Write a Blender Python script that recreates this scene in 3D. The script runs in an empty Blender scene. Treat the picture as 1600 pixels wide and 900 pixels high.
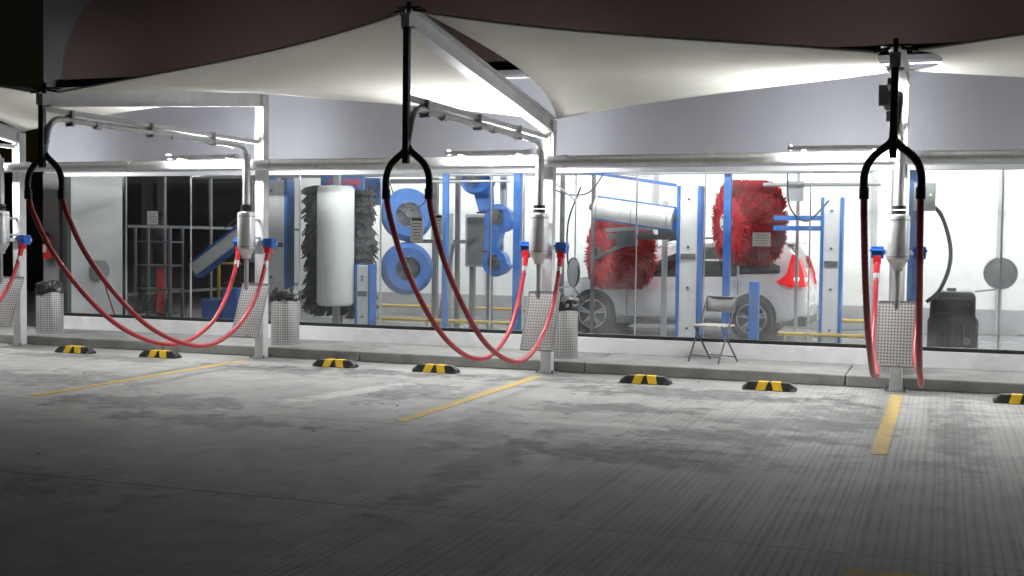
import bpy, math, random
from mathutils import Vector, Matrix
random.seed(7)
scene=bpy.context.scene
COL=scene.collection
R=math.radians

# ---------------------------------------------------------------- materials
def nt(name):
    m=bpy.data.materials.new(name); m.use_nodes=True
    t=m.node_tree; t.nodes.clear()
    o=t.nodes.new('ShaderNodeOutputMaterial')
    return m,t,o
def N(t,ty,**k):
    n=t.nodes.new(ty)
    for a,b in k.items(): setattr(n,a,b)
    return n
def mth(t,op,a,b=None,c=None,clamp=False):
    n=N(t,'ShaderNodeMath',operation=op); n.use_clamp=clamp
    for i,v in enumerate((a,b,c)):
        if v is None: continue
        if isinstance(v,(int,float)): n.inputs[i].default_value=v
        else: t.links.new(v,n.inputs[i])
    return n.outputs[0]
def mix(t,f,a,b):
    n=N(t,'ShaderNodeMix',data_type='RGBA')
    for s,v in ((n.inputs[0],f),(n.inputs[6],a),(n.inputs[7],b)):
        if isinstance(v,(int,float)): s.default_value=v
        elif isinstance(v,tuple): s.default_value=(v[0],v[1],v[2],1)
        else: t.links.new(v,s)
    return n.outputs[2]
def noise(t,vec,scale,detail=4,rough=.55):
    n=N(t,'ShaderNodeTexNoise'); n.inputs['Scale'].default_value=scale
    n.inputs['Detail'].default_value=detail; n.inputs['Roughness'].default_value=rough
    if vec is not None: t.links.new(vec,n.inputs['Vector'])
    return n.outputs[0]
def ramp(t,v,a,b):
    n=N(t,'ShaderNodeMapRange'); n.clamp=True
    t.links.new(v,n.inputs[0]); n.inputs[1].default_value=a; n.inputs[2].default_value=b
    return n.outputs[0]
def M(name,col,rough=.5,metal=0,var=.12,scale=6,bump=0,emit=None,es=0,dirt=0,coat=0):
    m,t,o=nt(name)
    p=N(t,'ShaderNodeBsdfPrincipled'); t.links.new(p.outputs[0],o.inputs[0])
    g=N(t,'ShaderNodeNewGeometry').outputs['Position']
    n=noise(t,g,scale)
    f=ramp(t,n,.3,.7)
    dark=tuple(c*(1-var) for c in col); lite=tuple(min(1,c*(1+var*.5)) for c in col)
    c=mix(t,f,dark,lite)
    if dirt:
        n2=noise(t,g,1.7,6,.7); c=mix(t,mth(t,'MULTIPLY',ramp(t,n2,.5,.75),dirt),c,(.12,.11,.10))
    t.links.new(c,p.inputs['Base Color'])
    r=mth(t,'MULTIPLY_ADD',n,.25,rough-.12,clamp=True); t.links.new(r,p.inputs['Roughness'])
    p.inputs['Metallic'].default_value=metal
    if coat: p.inputs['Coat Weight'].default_value=coat
    if emit:
        p.inputs['Emission Color'].default_value=(*emit,1); p.inputs['Emission Strength'].default_value=es
    if bump:
        b=N(t,'ShaderNodeBump'); b.inputs['Strength'].default_value=bump; b.inputs['Distance'].default_value=.01
        t.links.new(noise(t,g,scale*12,3),b.inputs['Height']); t.links.new(b.outputs[0],p.inputs['Normal'])
    return m
def EM(name,col,s):
    m,t,o=nt(name); e=N(t,'ShaderNodeEmission'); e.inputs[0].default_value=(*col,1); e.inputs[1].default_value=s
    t.links.new(e.outputs[0],o.inputs[0]); return m
def perf(name,cyl_r=0,pitch=.03,base=(.62,.62,.62)):
    m,t,o=nt(name)
    p=N(t,'ShaderNodeBsdfPrincipled'); t.links.new(p.outputs[0],o.inputs[0])
    tc=N(t,'ShaderNodeTexCoord'); s=N(t,'ShaderNodeSeparateXYZ'); t.links.new(tc.outputs['Object'],s.inputs[0])
    if cyl_r: u=mth(t,'MULTIPLY',mth(t,'ARCTAN2',s.outputs[0],s.outputs[1]),cyl_r)
    else: u=s.outputs[0]
    fu=mth(t,'SUBTRACT',mth(t,'FRACT',mth(t,'ADD',mth(t,'DIVIDE',u,pitch),100.0)),.5)
    fv=mth(t,'SUBTRACT',mth(t,'FRACT',mth(t,'ADD',mth(t,'DIVIDE',s.outputs[2],pitch),100.0)),.5)
    d=mth(t,'SQRT',mth(t,'ADD',mth(t,'MULTIPLY',fu,fu),mth(t,'MULTIPLY',fv,fv)))
    h=mth(t,'LESS_THAN',d,.25)
    t.links.new(mix(t,h,base,(.03,.03,.03)),p.inputs['Base Color'])
    t.links.new(mth(t,'MULTIPLY_ADD',h,-.4,.4),p.inputs['Metallic']); p.inputs['Roughness'].default_value=.4
    return m

white=M('white_paint',(.74,.745,.75),.4,var=.08,dirt=.2)
wallm=M('lavender_stucco',(.225,.228,.256),.8,var=.07,scale=1.2,bump=.15,dirt=.06)
intw=M('interior_white',(.81,.82,.81),.5,var=.05,scale=1,dirt=.08)
greyw=M('grey_facade',(.028,.028,.032),.8,var=.1,scale=2,bump=.2)
brown=M('brown_facade',(.020,.0082,.0054),.85,var=.3,scale=1.1,bump=.2)
ledge=M('grey_metal_ledge',(.10,.10,.11),.5)
galv=M('galvanised_steel',(.68,.69,.70),.38,metal=.45,var=.15,scale=14)
brushed=M('brushed_aluminium',(.66,.67,.68),.35,metal=.5,var=.12,scale=9)
blk=M('black_rubber',(.018,.018,.018),.5,var=.3)
dsteel=M('dark_steel',(.045,.045,.05),.45,metal=.3)
redh=M('red_hose_vinyl',(.42,.014,.03),.38,var=.25,scale=5)
redn=M('red_nozzle_plastic',(.62,.02,.03),.35)
blue=M('blue_plastic',(.015,.12,.50),.4,var=.2)
blue2=M('blue_paint',(.025,.15,.48),.42,var=.2,dirt=.45)
blackfr=M('black_frame',(.02,.02,.022),.45)
yel=M('yellow_rubber',(.80,.50,.02),.55,dirt=.35,var=.2)
yrail=M('yellow_rail_paint',(.62,.42,.06),.5,dirt=.5)
greyp=M('grey_machine',(.12,.12,.13),.5,dirt=.3)
lgrey=M('light_grey_metal',(.42,.43,.44),.45,metal=.3)
paper=M('paper_white',(.85,.86,.85),.7,var=.03)
ink=M('paper_ink',(.06,.06,.07),.7)
carw=M('pearl_white_car_paint',(.80,.81,.82),.25,var=.03,coat=.7)
carg=M('car_tinted_glass',(.012,.014,.016),.08,var=.1)
tire=M('tyre_rubber',(.02,.02,.02),.7)
alloy=M('alloy_wheel',(.55,.56,.57),.3,metal=.8)
tail=M('tail_lamp_red',(.50,.006,.01),.2,emit=(1,.02,.03),es=.45)
tailhot=EM('tail_lamp_bulb',(1,.35,.3),8)
redbr=M('red_brush_foam',(.55,.018,.028),.85,var=.45,scale=9)
foam=M('dark_foam_strips',(.028,.030,.032),.8,var=.5,scale=10)
seatm=M('beige_chair_seat',(.50,.47,.42),.5)
backm=M('grey_chair_back',(.36,.36,.36),.5)
concrete_k=M('kerb_concrete',(.31,.31,.30),.85,var=.25,scale=3,bump=.4,dirt=.7)
floorin=M('tunnel_floor_concrete',(.26,.27,.28),.2,var=.3,scale=2,dirt=.4)
bag=M('black_bin_bag',(.015,.015,.017),.3,bump=.8,scale=4)
exred=M('extinguisher_red',(.55,.02,.02),.3)
ptank=M('black_poly_tank',(.02,.02,.022),.35)
lamp=EM('led_tube',(.985,.99,.99),930)
lampin=EM('tunnel_tube',(.975,1.0,.985),205)
perfp=perf('perforated_plate',0,.032,(.62,.62,.62))
perfc=perf('perforated_bin_steel',.19,.032,(.48,.48,.47))
amber=EM('indicator_amber',(1,.8,.1),4)
green=EM('indicator_green',(.2,1,.2),4)

# fabric
fab,t,o=nt('white_sail_fabric')
d=N(t,'ShaderNodeBsdfDiffuse'); tr=N(t,'ShaderNodeBsdfTranslucent'); mx=N(t,'ShaderNodeMixShader'); mx.inputs[0].default_value=.06
g=N(t,'ShaderNodeNewGeometry').outputs['Position']
c=mix(t,ramp(t,noise(t,g,.8,5),.3,.7),(.70,.69,.625),(.80,.79,.73))
t.links.new(c,d.inputs[0]); t.links.new(c,tr.inputs[0])
t.links.new(d.outputs[0],mx.inputs[1]); t.links.new(tr.outputs[0],mx.inputs[2]); t.links.new(mx.outputs[0],o.inputs[0])
# glass
glassm,t,o=nt('window_glass')
gl=N(t,'ShaderNodeBsdfGlossy'); gl.inputs['Roughness'].default_value=.015
tp=N(t,'ShaderNodeBsdfTransparent'); tp.inputs[0].default_value=(.955,.97,.962,1)
mx=N(t,'ShaderNodeMixShader'); lw=N(t,'ShaderNodeLayerWeight'); lw.inputs[0].default_value=.5
f=mth(t,'MULTIPLY_ADD',mth(t,'POWER',lw.outputs['Facing'],4.0),.6,.06,clamp=True)
t.links.new(f,mx.inputs[0]); t.links.new(tp.outputs[0],mx.inputs[1]); t.links.new(gl.outputs[0],mx.inputs[2])
# milky haze mixed into the glass for the misty interior, weaker on the left
g=N(t,'ShaderNodeNewGeometry').outputs['Position']
sx=N(t,'ShaderNodeSeparateXYZ'); t.links.new(g,sx.inputs[0])
hx=mth(t,'MULTIPLY_ADD',ramp(t,sx.outputs[0],-10.0,-6.0),.9,.10)
hz=mth(t,'MULTIPLY_ADD',mth(t,'MULTIPLY',ramp(t,noise(t,g,.9,7,.7),.38,.70),hx),.22,.012)
df=N(t,'ShaderNodeBsdfDiffuse'); df.inputs[0].default_value=(.8,.81,.8,1); tl=N(t,'ShaderNodeBsdfTranslucent'); tl.inputs[0].default_value=(.8,.81,.8,1)
m3=N(t,'ShaderNodeMixShader'); m3.inputs[0].default_value=.5; t.links.new(df.outputs[0],m3.inputs[1]); t.links.new(tl.outputs[0],m3.inputs[2])
m2=N(t,'ShaderNodeMixShader'); t.links.new(hz,m2.inputs[0]); t.links.new(mx.outputs[0],m2.inputs[1]); t.links.new(m3.outputs[0],m2.inputs[2]); t.links.new(m2.outputs[0],o.inputs[0])

# worn yellow road paint
ypaint,t,o=nt('worn_yellow_paint')
p=N(t,'ShaderNodeBsdfPrincipled'); t.links.new(p.outputs[0],o.inputs[0])
g=N(t,'ShaderNodeNewGeometry').outputs['Position']
w=ramp(t,noise(t,g,9,6,.7),.44,.64)
t.links.new(mix(t,w,(.60,.41,.08),(.34,.31,.22)),p.inputs['Base Color']); p.inputs['Roughness'].default_value=.75

# parking lot concrete
gm,t,o=nt('lot_concrete')
p=N(t,'ShaderNodeBsdfPrincipled'); t.links.new(p.outputs[0],o.inputs[0])
g=N(t,'ShaderNodeNewGeometry').outputs['Position']
sx=N(t,'ShaderNodeSeparateXYZ'); t.links.new(g,sx.inputs[0]); X,Y=sx.outputs[0],sx.outputs[1]
n1=noise(t,g,.55,6,.6); n2=noise(t,g,3.5,8,.65); n3=noise(t,g,45,3,.6)
c=mix(t,ramp(t,n1,.3,.7),(.285,.283,.275),(.40,.398,.385))
c=mix(t,mth(t,'MULTIPLY',ramp(t,n2,.40,.72),.55),c,(.17,.17,.165))
c=mix(t,mth(t,'MULTIPLY',ramp(t,n3,.4,.8),.3),c,(.50,.50,.48))
# tined grooves running toward the building
wv=N(t,'ShaderNodeTexNoise',noise_dimensions='1D'); t.links.new(X,wv.inputs['W']); wv.inputs['Scale'].default_value=9; wv.inputs['Detail'].default_value=3
wd=mth(t,'ADD',X,mth(t,'MULTIPLY',mth(t,'SUBTRACT',noise(t,g,.5,2),.5),.035))
gw=mth(t,'SINE',mth(t,'MULTIPLY',mth(t,'ADD',wd,mth(t,'MULTIPLY',wv.outputs[0],.12)),2*math.pi/.052))
gmask=mth(t,'MULTIPLY',mth(t,'MULTIPLY_ADD',ramp(t,mth(t,'ADD',X,mth(t,'MULTIPLY',n1,2.0)),-3.2,.2),.62,.07),mth(t,'MULTIPLY_ADD',ramp(t,Y,12.0,7.5),.6,.4))
nb=mth(t,'MULTIPLY',gmask,mth(t,'MULTIPLY',ramp(t,gw,-.2,.9),ramp(t,noise(t,g,2.3,6,.7),.28,.55)))
c=mix(t,nb,c,(.07,.07,.07))
def joint(axis,pos,w=.012):
    dd=mth(t,'ABSOLUTE',mth(t,'SUBTRACT',axis,pos)); return mth(t,'LESS_THAN',dd,w)
js=None
for q in (12.15,9.2,6.3,3.3):
    j=joint(Y,q,.009); js=j if js is None else mth(t,'MAXIMUM',js,j)
for q in (-14.3,-10.35,-6.4,-2.45,1.5,5.4):
    js=mth(t,'MAXIMUM',js,mth(t,'MULTIPLY',joint(X,q,.006),.45))
c=mix(t,mth(t,'MULTIPLY',js,.75),c,(.06,.06,.06))
# oil and water stains
wn=noise(t,g,2.6,8,.72); wf=ramp(t,noise(t,g,7,6,.7),.3,.62)
def stain(c,cx,cy,rx,ry,ang,col,amt,th=.5):
    mp=N(t,'ShaderNodeMapping',vector_type='TEXTURE'); t.links.new(g,mp.inputs[0])
    mp.inputs['Location'].default_value=(cx,cy,0); mp.inputs['Rotation'].default_value=(0,0,ang); mp.inputs['Scale'].default_value=(rx,ry,1)
    ln=N(t,'ShaderNodeVectorMath',operation='LENGTH'); t.links.new(mp.outputs[0],ln.inputs[0])
    v=mth(t,'ADD',ln.outputs['Value'],mth(t,'MULTIPLY_ADD',wn,6.5,-3.25))
    fz=mth(t,'MULTIPLY',ramp(t,v,1.4,.7),mth(t,'MULTIPLY_ADD',wf,.5,.5))
    return mix(t,mth(t,'MULTIPLY',fz,amt),c,col)
dk=(.06,.06,.06)
for a in [(-3.05,7.8,.18,1.5,.03,dk,.95),(-2.1,8.6,.8,.35,0,dk,.9),(-1.7,9.7,.6,.35,0,dk,.9),(-2.4,12.3,1.2,.4,0,dk,.9),(-2.9,10.9,.7,.3,.2,dk,.8),
          (-7.0,9.5,.9,.45,.2,dk,.85),(-5.9,8.7,.8,.25,0,dk,.8),(-5.2,11.2,.5,.6,0,dk,.75),(-9.5,10.5,1.2,.5,0,dk,.7),(-6.3,12.6,1.4,.2,0,dk,.8),(-1.2,10.6,.7,.3,.1,dk,.7),
          (-4.4,12.8,.9,.2,0,dk,.75),(-.9,11.2,.3,1.4,.04,dk,.75),(.15,10.6,.18,1.8,-.03,dk,.7),(-6.6,6.0,1.5,.4,0,dk,.5),(-7.4,12.3,.8,.3,0,dk,.7),(-3.6,9.3,.3,.9,.2,dk,.7),(-10.2,12.6,1.2,.2,0,dk,.7),
          (-5.7,10.8,.14,.7,-.2,(.62,.62,.60),.8),(-2.9,9.9,.5,.12,0,(.58,.58,.56),.6),(1.0,10.8,.2,.7,0,(.6,.6,.58),.6)]:
    c=stain(c,*a)
t.links.new(c,p.inputs['Base Color'])
t.links.new(mth(t,'MULTIPLY_ADD',n2,.3,.55),p.inputs['Roughness'])
b=N(t,'ShaderNodeBump'); b.inputs['Strength'].default_value=.5; b.inputs['Distance'].default_value=.004
hh=mth(t,'SUBTRACT',n3,js); t.links.new(hh,b.inputs['Height']); t.links.new(b.outputs[0],p.inputs['Normal'])

# ---------------------------------------------------------------- geometry helpers
def boxg(x0,x1,y0,y1,z0,z1):
    v=[(x0,y0,z0),(x1,y0,z0),(x1,y1,z0),(x0,y1,z0),(x0,y0,z1),(x1,y0,z1),(x1,y1,z1),(x0,y1,z1)]
    return v,[(0,3,2,1),(4,5,6,7),(0,1,5,4),(1,2,6,5),(2,3,7,6),(3,0,4,7)]
def frame(d):
    d=Vector(d).normalized(); up=Vector((0,0,1)) if abs(d.z)<.95 else Vector((0,1,0))
    a=d.cross(up).normalized(); b=a.cross(d).normalized(); return a,b
def cylg(p0,p1,r0,r1=None,n=20,cap=True):
    r1=r0 if r1 is None else r1
    p0=Vector(p0);p1=Vector(p1);a,b=frame(p1-p0);v=[]
    for p,r in((p0,r0),(p1,r1)):
        for i in range(n):
            th=2*math.pi*i/n; v.append(tuple(p+a*math.cos(th)*r+b*math.sin(th)*r))
    f=[(i,(i+1)%n,n+(i+1)%n,n+i) for i in range(n)]
    if cap: f+= [tuple(range(n-1,-1,-1)),tuple(range(n,2*n))]
    return v,f
def beamg(p0,p1,w,h):
    p0=Vector(p0);p1=Vector(p1);a,b=frame(p1-p0);v=[]
    for p in(p0,p1):
        for sa,sb in((-1,-1),(1,-1),(1,1),(-1,1)): v.append(tuple(p+a*sa*w/2+b*sb*h/2))
    return v,[(0,3,2,1),(4,5,6,7),(0,1,5,4),(1,2,6,5),(2,3,7,6),(3,0,4,7)]
def catmull(P,k=8):
    P=[Vector(p) for p in P]; Q=[P[0]*2-P[1]]+P+[P[-1]*2-P[-2]]; out=[]
    for i in range(1,len(Q)-2):
        a,b,c,d=Q[i-1:i+3]
        for j in range(k):
            s=j/k; out.append(.5*((2*b)+(c-a)*s+(2*a-5*b+4*c-d)*s*s+(3*b-a-3*c+d)*s**3))
    out.append(P[-1]); return out
def tubeg(P,r,n=12,ridge=0):
    P=[Vector(p) for p in P]; v=[];f=[]
    a,b=frame(P[1]-P[0])
    for i,p in enumerate(P):
        d=(P[min(i+1,len(P)-1)]-P[max(i-1,0)]).normalized()
        a=(a-d*a.dot(d)).normalized(); b=d.cross(a)
        rr=r*(1+(ridge if i%2 else 0))
        for k in range(n):
            th=2*math.pi*k/n; v.append(tuple(p+a*math.cos(th)*rr+b*math.sin(th)*rr))
    for i in range(len(P)-1):
        for k in range(n):
            f.append((i*n+k,i*n+(k+1)%n,(i+1)*n+(k+1)%n,(i+1)*n+k))
    f+=[tuple(range(n-1,-1,-1)),tuple(range((len(P)-1)*n,len(P)*n))]
    return v,f
def latheg(c,prof,n=28):
    v=[];f=[]
    for r,z in prof:
        for k in range(n):
            th=2*math.pi*k/n; v.append((c[0]+r*math.cos(th),c[1]+r*math.sin(th),c[2]+z))
    for i in range(len(prof)-1):
        for k in range(n): f.append((i*n+k,i*n+(k+1)%n,(i+1)*n+(k+1)%n,(i+1)*n+k))
    f+=[tuple(range(n-1,-1,-1)),tuple(range((len(prof)-1)*n,len(prof)*n))]
    return v,f
def J(*gs):
    V=[];F=[]
    for v,f in gs:
        o=len(V); V+=list(v); F+=[tuple(i+o for i in q) for q in f]
    return V,F
def xf(g,mat):
    return [tuple(mat@Vector(v)) for v in g[0]],g[1]
def group(name,loc=(0,0,0)):
    e=bpy.data.objects.new(name,None); e.location=loc; e.empty_display_size=.2; COL.objects.link(e); return e
def add(name,g,mat,par=None,smooth=False,bev=0):
    me=bpy.data.meshes.new(name); l=Vector(par.location) if par else Vector((0,0,0))
    me.from_pydata([tuple(Vector(v)-l) for v in g[0]],[],g[1]); me.update()
    ob=bpy.data.objects.new(name,me); COL.objects.link(ob); me.materials.append(mat)
    if par: ob.parent=par
    if smooth:
        for p_ in me.polygons: p_.use_smooth=True
        try:
            me.set_sharp_from_angle(angle=R(40))
        except Exception: pass
    if bev:
        m=ob.modifiers.new('b','BEVEL'); m.width=bev; m.segments=2; m.limit_method='ANGLE'
    return ob

# ---------------------------------------------------------------- ground, kerb
add('ground',([(-300,-200,0),(300,-200,0),(300,400,0),(-300,400,0)],[(0,1,2,3)]),gm)
pv=group('sidewalk',(0,13.62,0))
segs=[]
x=-40.0
while x<20:
    segs.append(boxg(x+.006,x+3.0-.006,13.62,14.895,0.0,.13)); x+=3.0
add('slabs',J(*segs),concrete_k,pv,bev=.015)
pl=group('parking_line',(-8.36,11,0))
add('paint',boxg(-8.42,-8.30,9.35,13.1,.0,.004),ypaint,pl)
for xx in(-4.40,-.43,3.5,-12.3):
    q=group('parking_line',(xx,11,0)); add('paint',boxg(xx-.06,xx+.06,9.35,13.1,0,.004),ypaint,q)
q=group('parking_line',(-.15,5.95,0)); add('paint',boxg(-.42,.10,5.85,6.02,0,.004),ypaint,q)
# wheel stops
for xx in(-14.9,-13.45,-10.87,-9.52,-6.97,-5.63,-3.09,-1.73,.78,2.15):
    y0,y1=12.86,13.02; hw=.285
    q=group('wheel_stop',(xx,12.94,0))
    def stp(xa,xb,inset=0,lift=0):
        v=[]
        for X_ in(xa,xb):
            e=0.05*(abs(X_-xx)>=hw-.001)
            for (yy,zz) in((y0-lift,0.005),(y0+.035-lift,.09+lift-e),(y1-.035+lift,.09+lift-e),(y1+lift,.005)): v.append((X_,yy,zz))
        return v,[(0,1,2,3),(7,6,5,4),(0,4,5,1),(1,5,6,2),(2,6,7,3),(3,7,4,0)]
    add('rubber_body',J(stp(xx-hw,xx-hw+.07),stp(xx-hw+.07,xx+hw-.07),stp(xx+hw-.07,xx+hw)),blk,q,bev=.006)
    for a,bb in((-.14,-.04),(.05,.15)):
        g_=stp(xx+a,xx+bb,0,.004)
        v=list(g_[0]); sk=.03 if a<0 else -.03
        v=[(vx+(sk if vz>.05 else 0),vy,vz) for vx,vy,vz in v]
        add('yellow_stripe',(v,g_[1]),yel,q)
lf=[]
for k in range(46):
    lx=random.uniform(-10,1.5); ly=random.uniform(6.5,13.3); s=random.uniform(.012,.03); a=random.uniform(0,6.28)
    v=[(lx+s*math.cos(a+t_)*r_,ly+s*math.sin(a+t_)*r_,.006+random.uniform(0,.012)) for t_,r_ in((0,1.3),(1.4,.6),(3.14,1.2),(4.6,.6))]
    lf.append((v,[(0,1,2,3)]))
add('leaf_litter',J(*lf),M('dry_leaf',(.10,.05,.025),.8,var=.4))

# ---------------------------------------------------------------- building
B=group('car_wash_building',(-4,14.9,0))
WY=14.9; BX0,BX1=-13.1,9.0
add('sill_wall',boxg(-12.78,BX1,WY-.03,WY+.15,.0,.325),white,B,bev=.01)
add('upper_wall',boxg(BX0,BX1,WY,WY+.2,2.52,3.7),wallm,B)
add('corner_pier',boxg(BX0,-12.80,WY-.02,WY+.25,0,2.515),M('pier_paint',(.10,.095,.10),.8),B)
add('facade_upper',boxg(BX0,BX1,WY+.003,WY+.2,3.82,6.6),greyw,B)
add('ledge',boxg(-12.9,BX1,WY-.22,WY-.003,3.72,3.79),ledge,B,bev=.01)
cur=[(-12.76,3.80),(-12.74,4.1),(-12.68,4.4),(-12.53,4.73),(-12.36,4.95),(-12.15,5.15),(-11.8,5.4),(-11.3,5.62),(-10.6,5.8),(-9.0,5.9),(BX1,5.9),(BX1,3.81)]
vv=[(x_,WY-.012,z_) for x_,z_ in cur]+[(x_,WY-.002,z_) for x_,z_ in cur]; n_=len(cur)
add('brown_band',(vv,[tuple(range(n_-1,-1,-1))]+[(i,(i+1)%n_,n_+(i+1)%n_,n_+i) for i in range(n_)]),brown,B)
add('window_head',boxg(-12.80,BX1,WY-.015,WY+.12,2.46,2.517),lgrey,B)
add('window_bottom_frame',boxg(-12.80,BX1,WY-.012,WY+.08,.328,.37),blackfr,B)
add('window_jamb',boxg(-12.797,-12.74,WY-.010,WY+.08,.372,2.458),blackfr,B)
seams=[-11.6,-10.45,-8.62,-7.35,-5.72,-5.25,-3.72,-2.84,-1.55,.62,2.2,4.0,6.0]
sg=[boxg(s-.006,s+.006,WY+.02,WY+.05,.372,2.458) for s in seams]
add('glass_joint',J(*sg),lgrey,B)
add('glass_joint_dark',boxg(-11.64,-11.605,WY+.0,WY+.06,.372,2.458),blackfr,B)
add('window_glass',([(-12.74,WY+.035,.371),(BX1,WY+.035,.371),(BX1,WY+.035,2.459),(-12.74,WY+.035,2.459)],[(0,1,2,3)]),glassm,B)
# tunnel shell
BY=22.4
add('back_wall',boxg(-13.1,BX1,BY,BY+.2,0,3.8),intw,B)
add('end_wall',boxg(-13.1,-12.95,WY+.26,16.6,.012,3.8),intw,B)
add('end_wall_header',boxg(-13.1,-12.95,16.603,BY-.003,3.0,3.8),intw,B)
add('far_end_wall',boxg(BX1-.15,BX1-.003,WY+.26,BY-.003,.012,3.8),intw,B)
add('ceiling',boxg(-13.1,BX1,WY+.2,BY-.003,3.83,3.9),intw,B)
add('roof',boxg(-13.1,BX1,WY+.21,BY+.2,3.95,4.1),greyw,B)
add('tunnel_floor',boxg(-13.09,BX1,WY+.16,BY-.003,.0,.01),floorin,B)
wp=[]
for xx in(-11.4,-8.6,-5.2,-1.2,.9,2.2,5.): wp.append(boxg(xx-.05,xx+.05,BY-.06,BY-.003,.02,3.8))
add('wall_posts',J(*wp),lgrey,B)
add('wall_dado',boxg(-12.9,BX1-.2,BY-.02,BY-.004,.02,.45),lgrey,B)
for yy in(16.6,20.9):
    for xx in(-10.8,-7.2,-3.6,0.,3.6,7.0):
        if yy<17 and xx<-10: continue
        q=group('tunnel_light',(xx,yy,3.5))
        add('housing',boxg(xx-1.1,xx+1.1,yy-.08,yy+.08,3.52,3.6),white,q)
        add('tube',cylg((xx-1.05,yy,3.47),(xx+1.05,yy,3.47),.022,n=8),lampin,q)
q=group('tunnel_light',(-12.3,18.5,2.7))
add('housing',boxg(-12.95,-11.7,18.45,18.6,2.70,2.76),white,q)
add('tube',cylg((-12.9,18.5,2.66),(-11.75,18.5,2.66),.02,n=8),EM('exit_tube',(1,1,1),30),q)
add('suspension',J(cylg((-12.8,18.52,2.76),(-12.8,18.52,3.83),.008,n=6),cylg((-11.9,18.52,2.76),(-11.9,18.52,3.83),.008,n=6)),lgrey,q)
q=group('perimeter_wall',(-30,26,0)); add('wall',boxg(-60,-13.6,26,26.3,0,3.2),greyw,q)

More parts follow.
